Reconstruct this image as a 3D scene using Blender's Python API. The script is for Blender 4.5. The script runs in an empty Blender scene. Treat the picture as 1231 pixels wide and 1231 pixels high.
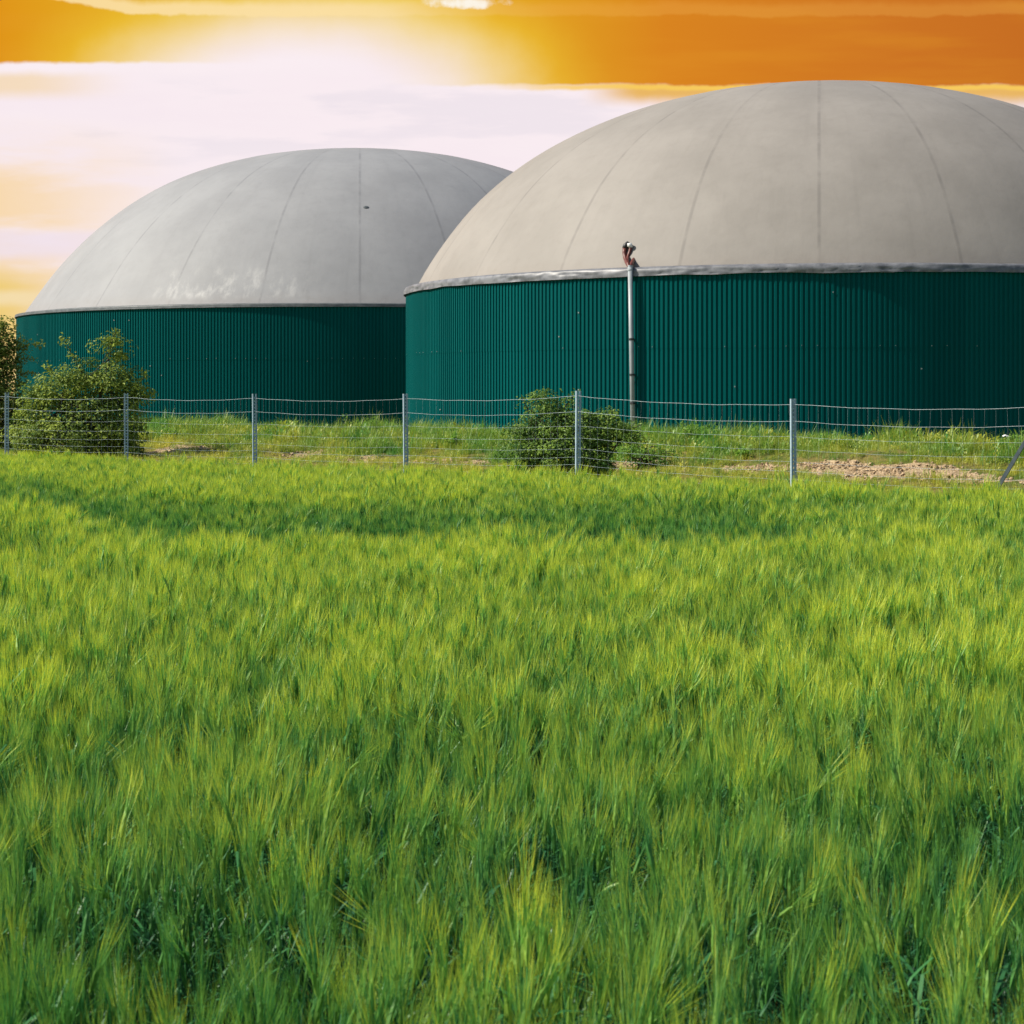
import bpy, math, random
import numpy as np
from mathutils import Vector, Matrix

scene = bpy.context.scene
COL = scene.collection
R = math.radians

# ------------------------------------------------------------------ camera
FPX, CXP, HZP, EYE = 2434.0, 615.5, 473.0, 1.84      # focal length, image centre, horizon row (photo pixels), eye height
cam = bpy.data.cameras.new("camera")
camo = bpy.data.objects.new("camera", cam)
COL.objects.link(camo)
camo.location = (0, 0, EYE)
camo.rotation_euler = (R(90), 0, 0)
cam.sensor_width = 36.0
cam.lens = 36.0 * FPX / 1231.0
cam.shift_y = (HZP - 615.5) / 1231.0
cam.clip_start = 0.05
cam.clip_end = 6000
cam.dof.use_dof = True
cam.dof.focus_distance = 17.0
cam.dof.aperture_fstop = 15.0
scene.camera = camo

# ------------------------------------------------------------------ light
SUN_EL, SUN_AZ = R(43), R(-93)                      # azimuth from +Y, clockwise
S = Vector((math.cos(SUN_EL) * math.sin(SUN_AZ), math.cos(SUN_EL) * math.cos(SUN_AZ), math.sin(SUN_EL)))
sun = bpy.data.lights.new("sun", 'SUN')
sun.energy = 4.35
sun.angle = R(0.5)
sun.color = (1.0, 0.93, 0.80)
suno = bpy.data.objects.new("sun", sun)
suno.rotation_euler = S.to_track_quat('Z', 'Y').to_euler()
suno.location = (-30, -10, 40)
COL.objects.link(suno)

scene.view_settings.view_transform = 'Standard'
scene.view_settings.look = 'None'
scene.view_settings.exposure = 0.6
scene.view_settings.gamma = 1.0


def lin(r, g, b):
    f = lambda c: (c / 255) / 12.92 if c / 255 <= 0.04045 else (((c / 255) + 0.055) / 1.055) ** 2.4
    return (f(r), f(g), f(b), 1.0)


class NT:
    """small helper for writing node trees"""
    def __init__(s, tree):
        s.t = tree

    def new(s, typ, **kw):
        n = s.t.nodes.new(typ)
        for k, v in kw.items():
            setattr(n, k, v)
        return n

    def put(s, sock, v):
        if hasattr(v, 'is_output') or isinstance(v, bpy.types.NodeSocket):
            s.t.links.new(v, sock)
        else:
            sock.default_value = v

    def m(s, op, a, b=0.0, c=0.0, clamp=False):
        n = s.new('ShaderNodeMath', operation=op, use_clamp=clamp)
        s.put(n.inputs[0], a)
        s.put(n.inputs[1], b)
        s.put(n.inputs[2], c)
        return n.outputs[0]

    def ss(s, x, lo, hi):                              # smoothstep, lo may exceed hi
        n = s.new('ShaderNodeMapRange', interpolation_type='SMOOTHSTEP')
        s.put(n.inputs['Value'], x)
        if lo < hi:
            n.inputs['From Min'].default_value = lo
            n.inputs['From Max'].default_value = hi
        else:
            n.inputs['From Min'].default_value = hi
            n.inputs['From Max'].default_value = lo
            n.inputs['To Min'].default_value = 1.0
            n.inputs['To Max'].default_value = 0.0
        return n.outputs[0]

    def mix(s, f, a, b):
        n = s.new('ShaderNodeMix', data_type='RGBA')
        s.put(n.inputs[0], f)
        s.put(n.inputs[6], a)
        s.put(n.inputs[7], b)
        return n.outputs[2]

    def noise(s, vec, scale, detail=3.0, rough=0.5):
        n = s.new('ShaderNodeTexNoise')
        if vec is not None:
            s.put(n.inputs['Vector'], vec)
        n.inputs['Scale'].default_value = scale
        n.inputs['Detail'].default_value = detail
        n.inputs['Roughness'].default_value = rough
        return n.outputs[0]

    def xyz(s, x, y, z):
        n = s.new('ShaderNodeCombineXYZ')
        for i, v in enumerate((x, y, z)):
            s.put(n.inputs[i], v)
        return n.outputs[0]

    def ramp(s, x, stops):
        n = s.new('ShaderNodeValToRGB')
        s.put(n.inputs[0], x)
        e = n.color_ramp.elements
        while len(e) < len(stops):
            e.new(0.5)
        for el, (p, c) in zip(e, stops):
            el.position = p
            el.color = c
        return n.outputs[0]


def build_world():
    w = bpy.data.worlds.new("World")
    scene.world = w
    w.use_nodes = True
    w.node_tree.nodes.clear()
    N = NT(w.node_tree)
    sky = N.new('ShaderNodeTexSky', sky_type='NISHITA', sun_disc=False)
    sky.sun_elevation = SUN_EL
    sky.sun_rotation = SUN_AZ
    sky.air_density = 1.0
    sky.dust_density = 1.0
    bg1 = N.new('ShaderNodeBackground')
    N.put(bg1.inputs[0], sky.outputs[0])
    bg1.inputs[1].default_value = 0.068

    # the sunset cloud bank low in the north: laid out by direction (azimuth / elevation)
    tc = N.new('ShaderNodeTexCoord')
    sp = N.new('ShaderNodeSeparateXYZ')
    N.put(sp.inputs[0], tc.outputs['Generated'])
    x, y, z = sp.outputs
    ys = N.m('MAXIMUM', y, 0.05)
    U = N.m('MULTIPLY_ADD', N.m('DIVIDE', x, ys), FPX, CXP)
    V = N.m('MULTIPLY_ADD', N.m('DIVIDE', z, ys), -FPX, HZP)
    uv = N.xyz(N.m('MULTIPLY', U, 0.001), N.m('MULTIPLY', V, 0.001), 0.0)
    n1 = N.m('SUBTRACT', N.noise(uv, 7.0, 5.0, 0.55), 0.5)
    wisp = N.noise(N.xyz(N.m('MULTIPLY', U, 0.0022), N.m('MULTIPLY', V, 0.012), 3.0), 1.6, 5.0, 0.55)
    fine = N.m('SUBTRACT', N.noise(uv, 38.0, 4.0, 0.6), 0.5)
    Vn = N.m('ADD', N.m('MULTIPLY_ADD', n1, 14.0, V), N.m('MULTIPLY', fine, 5.0))

    pink = N.mix(wisp, lin(244, 229, 237), lin(254, 243, 245))
    # faint lilac wisps in the bright middle
    wl = N.m('MULTIPLY', N.ss(wisp, 0.50, 0.62), N.m('MULTIPLY', N.ss(V, 80, 120), N.ss(V, 260, 150)))
    c = N.mix(N.m('MULTIPLY', wl, 0.38), pink, lin(222, 214, 226))
    # peach towards the left and lower
    peach = N.m('MULTIPLY', N.ss(N.m('MULTIPLY_ADD', n1, 120.0, U), 230, -20), N.ss(wisp, 0.30, 0.60))
    c = N.mix(N.m('MULTIPLY', N.m('MULTIPLY', peach, N.ss(V, 130, 220)), 0.95), c, lin(248, 216, 170))
    p2 = N.m('MULTIPLY', N.m('MULTIPLY', N.ss(Vn, 82, 95), N.ss(Vn, 125, 105)), N.ss(U, 170, 20))
    c = N.mix(N.m('MULTIPLY', p2, 0.8), c, lin(244, 216, 176))
    lil = N.m('MULTIPLY', N.m('MULTIPLY', N.ss(Vn, 272, 284), N.ss(Vn, 322, 300)), N.ss(U, 240, 60))
    c = N.mix(N.m('MULTIPLY', lil, 0.8), c, lin(240, 226, 236))
    g1 = N.m('MULTIPLY', N.ss(N.m('MULTIPLY_ADD', n1, 30.0, Vn), 305, 350), N.ss(U, 120, -20))
    c = N.mix(N.m('MULTIPLY', g1, 0.95), c, lin(238, 204, 112))
    g2 = N.m('MULTIPLY', N.m('MULTIPLY', N.ss(Vn, 344, 356), N.ss(Vn, 374, 360)), N.ss(U, 120, 10))
    c = N.mix(N.m('MULTIPLY', g2, 0.7), c, lin(246, 226, 186))
    # gold band along the top
    band_col = N.ramp(N.m('MULTIPLY_ADD', U, 1 / 1631.0, 200 / 1631.0), [
        (0.0, lin(214, 132, 24)), (200 / 1631, lin(224, 150, 26)), (400 / 1631, lin(230, 182, 40)),
        (650 / 1631, lin(238, 206, 100)), (800 / 1631, lin(228, 168, 34)), (1000 / 1631, lin(217, 132, 32)),
        (1250 / 1631, lin(206, 118, 36)), (1.0, lin(190, 100, 34))])
    streak = N.noise(N.xyz(N.m('MULTIPLY', U, 0.0035), N.m('MULTIPLY', V, 0.028), 9.0), 1.3, 4.0, 0.5)
    band_col = N.mix(N.m('MULTIPLY', N.ss(streak, 0.40, 0.75), 0.22), band_col, lin(230, 158, 44))
    rightside = N.ss(U, 320, 430)
    lowedge = N.m('MULTIPLY_ADD', rightside, 28.0, 75.0)
    bandm = N.ss(N.m('SUBTRACT', Vn, lowedge), 3, -3)
    glow = N.m('ADD', N.m('POWER', N.m('DIVIDE', N.m('SUBTRACT', U, 372), 255.0), 2.0),
               N.m('POWER', N.m('DIVIDE', N.m('SUBTRACT', V, 118), 112.0), 2.0))
    glowm = N.ss(N.m('ADD', N.m('SQRT', glow), N.m('MULTIPLY', n1, 0.30)), 1.25, 0.38)
    bandm = N.m('MULTIPLY', bandm, N.m('SUBTRACT', 1.0, glowm))
    halo = N.ss(N.m('ADD', N.m('SQRT', glow), N.m('MULTIPLY', n1, 0.4)), 1.55, 0.75)
    band_col = N.mix(N.m('MULTIPLY', halo, 0.9), band_col, lin(243, 208, 62))
    # gold shred under the band, right of the glow
    sh = N.m('MULTIPLY', N.m('MULTIPLY', N.ss(Vn, 134, 112), N.ss(U, 690, 770)), N.ss(V, 96, 104))
    c = N.mix(N.m('MULTIPLY', sh, 0.9), c, lin(232, 176, 62))
    rim = N.m('MULTIPLY', N.m('MULTIPLY', N.ss(N.m('SUBTRACT', Vn, lowedge), -2, 2), N.ss(N.m('SUBTRACT', Vn, lowedge), 8, 3)), N.ss(U, 560, 700))
    c = N.mix(bandm, c, band_col)
    c = N.mix(N.m('MULTIPLY', rim, 0.85), c, lin(250, 206, 92))
    # bright cloud fringe above the band, gold again above it
    top = N.m('MULTIPLY_ADD', fine, 8.0, N.m('MULTIPLY_ADD', n1, 16.0, N.m('MULTIPLY_ADD', N.ss(U, 210, 30), 12.0, V)))
    top = N.m('SUBTRACT', top, N.m('MULTIPLY', N.ss(U, 30, 170), 12.0))
    fr = N.m('MULTIPLY', N.ss(top, 9, 4.5), N.ss(top, -14, -2))
    c = N.mix(N.m('MULTIPLY', fr, N.m('MULTIPLY_ADD', N.ss(U, 560, 380), 0.65, 0.22)), c, N.mix(N.ss(U, 450, 700), lin(252, 224, 164), lin(246, 184, 84)))
    wb = N.m('ADD', N.m('POWER', N.m('DIVIDE', N.m('SUBTRACT', U, 560), 45.0), 2.0), N.m('POWER', N.m('DIVIDE', N.m('SUBTRACT', Vn, 3), 6.0), 2.0))
    c = N.mix(N.m('MULTIPLY', N.ss(N.m('MULTIPLY_ADD', fine, 5.0, wb), 1.6, -0.4), 0.9), c, lin(255, 250, 240))

    bg2 = N.new('ShaderNodeBackground')
    N.put(bg2.inputs[0], c)
    bg2.inputs[1].default_value = 2 ** -0.6
    msk = N.m('MULTIPLY', N.ss(y, 0.55, 0.85), N.ss(z, 0.42, 0.24))
    mx = N.new('ShaderNodeMixShader')
    N.put(mx.inputs[0], msk)
    N.put(mx.inputs[1], bg1.outputs[0])
    N.put(mx.inputs[2], bg2.outputs[0])
    out = N.new('ShaderNodeOutputWorld')
    N.put(out.inputs[0], mx.outputs[0])


build_world()

# ------------------------------------------------------------------ helpers
rng = np.random.default_rng(7)
random.seed(7)


def tag(o, label=None, cat=None, group=None, kind=None):
    if label: o["label"] = label
    if cat: o["category"] = cat
    if group: o["group"] = group
    if kind: o["kind"] = kind
    return o


def empty(name, loc):
    o = bpy.data.objects.new(name, None)
    COL.objects.link(o)
    o.location = loc
    o.empty_display_size = 0.2
    return o


class MB:
    """collects faces for one mesh"""
    def __init__(s):
        s.v, s.f, s.mi = [], [], []

    def add(s, verts, faces, mi=0):
        b = len(s.v)
        s.v.extend([tuple(p) for p in verts])
        s.f.extend([tuple(i + b for i in f) for f in faces])
        s.mi.extend([mi] * len(faces))

    def box(s, c, size, rot=None, mi=0):
        hx, hy, hz = [q / 2 for q in size]
        vs = [Vector((sx * hx, sy * hy, sz * hz)) for sx in (-1, 1) for sy in (-1, 1) for sz in (-1, 1)]
        if rot is not None:
            vs = [rot @ v for v in vs]
        vs = [v + Vector(c) for v in vs]
        s.add(vs, [(0, 1, 3, 2), (4, 6, 7, 5), (0, 4, 5, 1), (2, 3, 7, 6), (0, 2, 6, 4), (1, 5, 7, 3)], mi)

    def tube(s, pts, rad, n=8, cap=True, mi=0):
        pts = [Vector(p) for p in pts]
        if not hasattr(rad, '__len__'):
            rad = [rad] * len(pts)
        b, vs = None, []
        up = None
        for i, p in enumerate(pts):
            a = pts[max(i - 1, 0)]
            c = pts[min(i + 1, len(pts) - 1)]
            t = (c - a).normalized()
            if up is None:
                up = Vector((0, 0, 1)) if abs(t.z) < 0.9 else Vector((1, 0, 0))
            sx = t.cross(up).normalized()
            up = sx.cross(t).normalized()
            for k in range(n):
                an = 2 * math.pi * k / n
                vs.append(p + (sx * math.cos(an) + up * math.sin(an)) * rad[i])
        fs = []
        for i in range(len(pts) - 1):
            for k in range(n):
                fs.append((i * n + k, i * n + (k + 1) % n, (i + 1) * n + (k + 1) % n, (i + 1) * n + k))
        if cap:
            fs.append(tuple(reversed(range(n))))
            fs.append(tuple((len(pts) - 1) * n + k for k in range(n)))
        s.add(vs, fs, mi)

    def mesh(s, name, mats, smooth=False):
        me = bpy.data.meshes.new(name)
        me.from_pydata(s.v, [], s.f)
        for m in (mats if isinstance(mats, (list, tuple)) else [mats]):
            me.materials.append(m)
        me.polygons.foreach_set('material_index', s.mi)
        if smooth:
            me.polygons.foreach_set('use_smooth', [True] * len(s.f))
        me.update()
        return me

    def build(s, name, mats, parent=None, smooth=False):
        o = bpy.data.objects.new(name, s.mesh(name, mats, smooth))
        COL.objects.link(o)
        if parent is not None:
            o.parent = parent
        return o


def vnoise(x, y, seed=0):
    """smooth value noise 0..1"""
    r = np.random.default_rng(seed).random((256, 256))
    xi, yi = np.floor(x).astype(int), np.floor(y).astype(int)
    fx, fy = x - xi, y - yi
    fx, fy = fx * fx * (3 - 2 * fx), fy * fy * (3 - 2 * fy)
    g = lambda a, b: r[a % 256, b % 256]
    return (g(xi, yi) * (1 - fx) * (1 - fy) + g(xi + 1, yi) * fx * (1 - fy)
            + g(xi, yi + 1) * (1 - fx) * fy + g(xi + 1, yi + 1) * fx * fy)


def sstep(x, a, b):
    t = np.clip((x - a) / (b - a), 0, 1)
    return t * t * (3 - 2 * t)


# fence line and the bank behind it
F0 = np.array([-8.98, 36.0])
FD = np.array([2.49, -2.246])
FN = np.array([0.6698, 0.7426])
FSTEP = np.hypot(*FD)
FU = FD / FSTEP


def fd(x, y):                                          # distance behind the fence
    return x * FN[0] + y * FN[1] - float(F0 @ FN)


def fs(x, y):                                          # distance along the fence
    return (x - F0[0]) * FU[0] + (y - F0[1]) * FU[1]


def ground_z(x, y):
    x, y = np.asarray(x, float), np.asarray(y, float)
    d, s_ = fd(x, y), fs(x, y)
    wob = (vnoise(s_ * 0.35 + 11, d * 0.5 + 5, 3) - 0.5)
    dd = d + wob * 0.9
    h = 0.62 * sstep(dd, 0.3, 2.3) + 0.26 * sstep(dd, 2.0, 6.5) - 0.55 * sstep(d, 9.0, 17.0)
    amp = sstep(d, 0.2, 1.0) * (1 - sstep(d, 16, 24))
    h = h + amp * (0.14 * wob + 0.10 * (vnoise(s_ * 1.3, d * 1.3, 5) - 0.5) + 0.04 * (vnoise(s_ * 5, d * 5, 6) - 0.5))
    h = h + 0.04 * (vnoise(x * 0.6, y * 0.6, 8) - 0.5) * (d < 0)
    return h


def ray(px, Z, z=0.0):                                 # point at depth Z seen at photo column px
    return ((px - CXP) / FPX * Z, Z)


def hit(px, py):
    """ground point behind the crop at a photo pixel"""
    for Z in np.arange(22, 60, 0.05):
        x, y = ray(px, Z)
        if fd(x, y) < 0.2:
            continue
        if EYE - (py - HZP) / FPX * Z <= float(ground_z(x, y)):
            return x, y
    return ray(px, 45)


# ------------------------------------------------------------------ materials
def newmat(name):
    m = bpy.data.materials.new(name)
    m.use_nodes = True
    m.node_tree.nodes.clear()
    N = NT(m.node_tree)
    out = N.new('ShaderNodeOutputMaterial')
    return m, N, out


def principled(N, out, col, rough=0.6, metal=0.0, spec=0.5, bump=None, bstr=0.3, bdist=0.02):
    p = N.new('ShaderNodeBsdfPrincipled')
    N.put(p.inputs['Base Color'], col)
    N.put(p.inputs['Roughness'], rough)
    p.inputs['Metallic'].default_value = metal
    p.inputs['Specular IOR Level'].default_value = spec
    if bump is not None:
        b = N.new('ShaderNodeBump')
        b.inputs['Strength'].default_value = bstr
        b.inputs['Distance'].default_value = bdist
        N.put(b.inputs['Height'], bump)
        N.put(p.inputs['Normal'], b.outputs[0])
    N.put(out.inputs[0], p.outputs[0])
    return p


def leafmat(name, dark, light, trans=0.45, attr='tint', atype='GEOMETRY', tcol=None, rough=0.5, gloss=0.06):
    m, N, out = newmat(name)
    a = N.new('ShaderNodeAttribute', attribute_name=attr, attribute_type=atype)
    c = N.mix(a.outputs['Fac'], dark, light)
    d = N.new('ShaderNodeBsdfDiffuse')
    N.put(d.inputs[0], c)
    t = N.new('ShaderNodeBsdfTranslucent')
    if tcol is None:
        N.put(t.inputs[0], c)
    else:
        N.put(t.inputs[0], N.mix(0.6, c, tcol))
    mx = N.new('ShaderNodeMixShader')
    mx.inputs[0].default_value = trans
    N.put(mx.inputs[1], d.outputs[0])
    N.put(mx.inputs[2], t.outputs[0])
    g = N.new('ShaderNodeBsdfGlossy')
    g.inputs['Roughness'].default_value = rough
    g.inputs[0].default_value = (0.8, 0.85, 0.8, 1)
    m2 = N.new('ShaderNodeMixShader')
    m2.inputs[0].default_value = gloss
    N.put(m2.inputs[1], mx.outputs[0])
    N.put(m2.inputs[2], g.outputs[0])
    N.put(out.inputs[0], m2.outputs[0])
    return m


def mat_ground():
    m, N, out = newmat("field_and_bank_earth")
    tc = N.new('ShaderNodeTexCoord')
    P = tc.outputs['Object']
    a = N.new('ShaderNodeAttribute', attribute_name='soil').outputs['Fac']
    n = N.noise(P, 2.2, 6, 0.6)
    n2 = N.noise(P, 14, 5, 0.65)
    turf = N.mix(N.ss(n, 0.35, 0.65), (0.09, 0.13, 0.025, 1), (0.24, 0.20, 0.06, 1))
    earth = N.mix(N.ss(n2, 0.3, 0.7), (0.28, 0.19, 0.10, 1), (0.66, 0.50, 0.31, 1))
    f = N.ss(N.m('ADD', a, N.m('MULTIPLY', N.m('SUBTRACT', n2, 0.5), 0.7)), 0.42, 0.58)
    col = N.mix(f, turf, earth)
    principled(N, out, col, 0.95, spec=0.1, bump=N.noise(P, 11, 8, 0.7), bstr=0.9, bdist=0.09)
    return m


def mat_wall(name):
    m, N, out = newmat(name)
    tc = N.new('ShaderNodeTexCoord')
    P = tc.outputs['Object']
    sp = N.new('ShaderNodeSeparateXYZ')
    N.put(sp.inputs[0], P)
    ang = N.m('ARCTAN2', sp.outputs[0], N.m('MULTIPLY', sp.outputs[1], -1.0))
    sheet = N.m('FLOOR', N.m('MULTIPLY', ang, 15.0))
    wn = N.new('ShaderNodeTexWhiteNoise', noise_dimensions='1D')
    N.put(wn.inputs['W'], sheet)
    dust = N.noise(N.xyz(N.m('MULTIPLY', ang, 60.0), 0.0, N.m('MULTIPLY', sp.outputs[2], 0.35)), 1.0, 5, 0.6)
    c = N.mix(wn.outputs[0], (0.0003, 0.080, 0.080, 1), (0.0005, 0.094, 0.093, 1))
    c = N.mix(N.m('MULTIPLY', N.ss(dust, 0.55, 0.8), 0.05), c, (0.06, 0.16, 0.15, 1))
    principled(N, out, c, 0.6, spec=0.03)
    return m


def mat_dome(name, ca, cb, npan, off, scuff=False, height=8.0):
    m, N, out = newmat(name)
    tc = N.new('ShaderNodeTexCoord')
    P = tc.outputs['Object']
    sp = N.new('ShaderNodeSeparateXYZ')
    N.put(sp.inputs[0], P)
    ang = N.m('ARCTAN2', sp.outputs[0], N.m('MULTIPLY', sp.outputs[1], -1.0))
    rad = N.m('SQRT', N.m('ADD', N.m('POWER', sp.outputs[0], 2.0), N.m('POWER', sp.outputs[1], 2.0)))
    q = N.m('MULTIPLY', N.m('SUBTRACT', ang, off), npan / (2 * math.pi))
    fr = N.m('ABSOLUTE', N.m('SUBTRACT', q, N.m('ROUND', q)))
    dist = N.m('MULTIPLY', N.m('MULTIPLY', fr, 2 * math.pi / npan), rad)   # metres from the nearest weld
    big = N.noise(P, 0.35, 5, 0.6)
    med = N.noise(P, 2.5, 6, 0.65)
    runs = N.noise(N.xyz(N.m('MULTIPLY', ang, 40.0), 0.0, N.m('MULTIPLY', sp.outputs[2], 0.25)), 1.0, 5, 0.6)
    c = N.mix(N.ss(big, 0.3, 0.7), ca, cb)
    c = N.mix(N.m('MULTIPLY', N.ss(med, 0.45, 0.8), 0.18), c, (ca[0] * 0.72, ca[1] * 0.70, ca[2] * 0.68, 1))
    c = N.mix(N.m('MULTIPLY', N.ss(runs, 0.5, 0.8), 0.12), c, (ca[0] * 0.6, ca[1] * 0.6, ca[2] * 0.58, 1))
    brk = N.m('MULTIPLY_ADD', N.ss(N.noise(P, 1.1, 4, 0.6), 0.35, 0.6), 0.75, 0.25)
    wide = N.m('MULTIPLY', N.m('MULTIPLY', N.ss(dist, 0.085, 0.015), brk), 0.40)
    c = N.mix(wide, c, (ca[0] * 0.52, ca[1] * 0.52, ca[2] * 0.54, 1))
    # dirt collecting near the rim
    c = N.mix(N.m('MULTIPLY', N.ss(sp.outputs[2], 0.75, 0.1), N.m('MULTIPLY', med, 0.30)), c, (0.21, 0.165, 0.125, 1))
    if scuff:
        ax = N.m('MULTIPLY', ang, 57.3)
        zone = N.m('MULTIPLY', N.m('MULTIPLY', N.ss(ax, -31, -27), N.ss(ax, 2, -12)),
                   N.m('MULTIPLY', N.ss(sp.outputs[2], 0.2, 0.5), N.ss(sp.outputs[2], 2.1, 0.9)))
        st = N.noise(N.xyz(N.m('MULTIPLY', ang, 26.0), 0.0, N.m('MULTIPLY', sp.outputs[2], 1.1)), 1.0, 7, 0.7)
        c = N.mix(N.m('MULTIPLY', zone, N.ss(st, 0.45, 0.75)), c, (0.46, 0.455, 0.45, 1))
    hgt = N.m('MULTIPLY', N.ss(dist, 0.10, 0.0), 0.06)
    hgt = N.m('ADD', hgt, N.m('MULTIPLY', N.noise(P, 0.9, 4, 0.6), 0.9))
    principled(N, out, c, 0.62, spec=0.25, bump=hgt, bstr=0.35, bdist=0.05)
    return m


def mat_plain(name, a, b, scale=8.0, rough=0.5, metal=0.0, spec=0.5, bstr=0.0):
    m, N, out = newmat(name)
    tc = N.new('ShaderNodeTexCoord')
    n = N.noise(tc.outputs['Object'], scale, 5, 0.6)
    principled(N, out, N.mix(N.ss(n, 0.3, 0.7), a, b), rough, metal, spec, bump=n if bstr else None, bstr=bstr)
    return m


M_ZINC = mat_plain("galvanised_steel", (0.27, 0.37, 0.45, 1), (0.37, 0.48, 0.56, 1), 9, 0.5, 0.0)
M_WIRE = mat_plain("galvanised_wire", (0.26, 0.33, 0.36, 1), (0.34, 0.41, 0.44, 1), 3, 0.45, 0.25)
M_BRACE = mat_plain("weathered_steel", (0.075, 0.10, 0.12, 1), (0.13, 0.16, 0.18, 1), 12, 0.5, 0.3)
M_PIPE = mat_plain("grey_pipe", (0.259, 0.295, 0.317, 1), (0.331, 0.367, 0.389, 1), 2, 0.45)
M_HOSE = mat_plain("red_brown_hose", (0.098, 0.022, 0.017, 1), (0.150, 0.038, 0.026, 1), 10, 0.45)
M_CAP = mat_plain("white_cap", (0.7, 0.7, 0.68, 1), (0.8, 0.8, 0.78, 1), 10, 0.35)
M_BLACK = mat_plain("black_rubber", (0.02, 0.02, 0.022, 1), (0.035, 0.035, 0.035, 1), 10, 0.5)
M_STRIP1 = mat_plain("grey_foil_strip", (0.10, 0.105, 0.12, 1), (0.21, 0.215, 0.235, 1), 3, 0.45, bstr=0.3)
M_STRIP2 = mat_plain("dark_clamp_strip", (0.060, 0.072, 0.078, 1), (0.120, 0.132, 0.138, 1), 3, 0.5)
M_SCREW = mat_plain("screw_heads", (0.240, 0.300, 0.288, 1), (0.360, 0.408, 0.396, 1), 3, 0.4)
M_BARK = mat_plain("bark", (0.05, 0.038, 0.028, 1), (0.11, 0.085, 0.06, 1), 14, 0.9, bstr=0.6)
M_SOIL = mat_plain("dry_clods", (0.28, 0.19, 0.11, 1), (0.58, 0.44, 0.28, 1), 6, 0.95, spec=0.1, bstr=0.5)


# ------------------------------------------------------------------ ground
SOILS = [  # photo pixel of centre, half length along the fence (m), half width (m), strength
    (905, 566, 0.75, 0.35, 1.0), (985, 569, 1.0, 0.50, 1.15), (1070, 570, 1.0, 0.55, 1.1), (1125, 572, 0.7, 0.35, 0.8),
    (765, 556, 0.55, 0.5, 1.0), (800, 563, 0.5, 0.25, 0.7), (1160, 577, 0.8, 0.3, 0.7), (1215, 580, 0.8, 0.3, 0.7),
    (218, 539, 0.7, 0.7, 0.62), (377, 547, 0.5, 0.5, 0.62), (432, 552, 0.6, 0.35, 0.62), (510, 555, 0.5, 0.3, 0.7),
    (350, 530, 0.5, 0.3, 0.5), (560, 556, 0.5, 0.2, 0.6),
]
SOILS = [(hit(a, b), c, d, e) for a, b, c, d, e in SOILS]


def soil_at(x, y):
    s_, d_ = fs(x, y), fd(x, y)
    v = np.zeros_like(s_)
    for (c, L, W, k) in SOILS:
        q = np.sqrt(((s_ - fs(*c)) / (L * 1.3)) ** 2 + ((d_ - fd(*c)) / (W * 1.5)) ** 2)
        v = np.maximum(v, k * (1 - sstep(q, 0.5, 1.25)))
    n = vnoise(s_ * 2.4, d_ * 2.4, 21) * 0.6 + vnoise(s_ * 6, d_ * 6, 22) * 0.4
    return np.clip(v * (0.45 + 1.1 * n), 0, 1)


def build_ground():
    far = [120, 240, 600, 1500, 3500]
    xs = np.array([-q for q in reversed(far)] + [-70, -45] + list(np.arange(-24, 24.01, 0.16)) + [45, 70] + far)
    ys = np.array([-q for q in reversed(far)] + [-60, -20, -6] + list(np.arange(0, 18, 0.5)) + list(np.arange(18, 56, 0.16)) + [60, 70, 90] + far)
    X, Y = np.meshgrid(xs, ys)
    Zg = ground_z(X, Y)
    s = soil_at(X, Y)
    Zg = Zg + s * (0.10 * (vnoise(X * 3.3, Y * 3.3, 31) - 0.5) + 0.06 * (vnoise(X * 7, Y * 7, 32) - 0.5))
    nx, ny = len(xs), len(ys)
    v = np.stack([X, Y, Zg], -1).reshape(-1, 3)
    i = np.arange((ny - 1) * (nx - 1))
    r_, c_ = i // (nx - 1), i % (nx - 1)
    a = r_ * nx + c_
    f = np.stack([a, a + 1, a + nx + 1, a + nx], -1)
    me = bpy.data.meshes.new("ground")
    me.from_pydata(v.tolist(), [], f.tolist())
    at = me.attributes.new('soil', 'FLOAT', 'POINT')
    at.data.foreach_set('value', s.reshape(-1).astype(np.float32))
    me.polygons.foreach_set('use_smooth', [True] * len(f))
    me.materials.append(mat_ground())
    o = bpy.data.objects.new("ground", me)
    COL.objects.link(o)
    o["kind"] = "structure"


build_ground()


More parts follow.
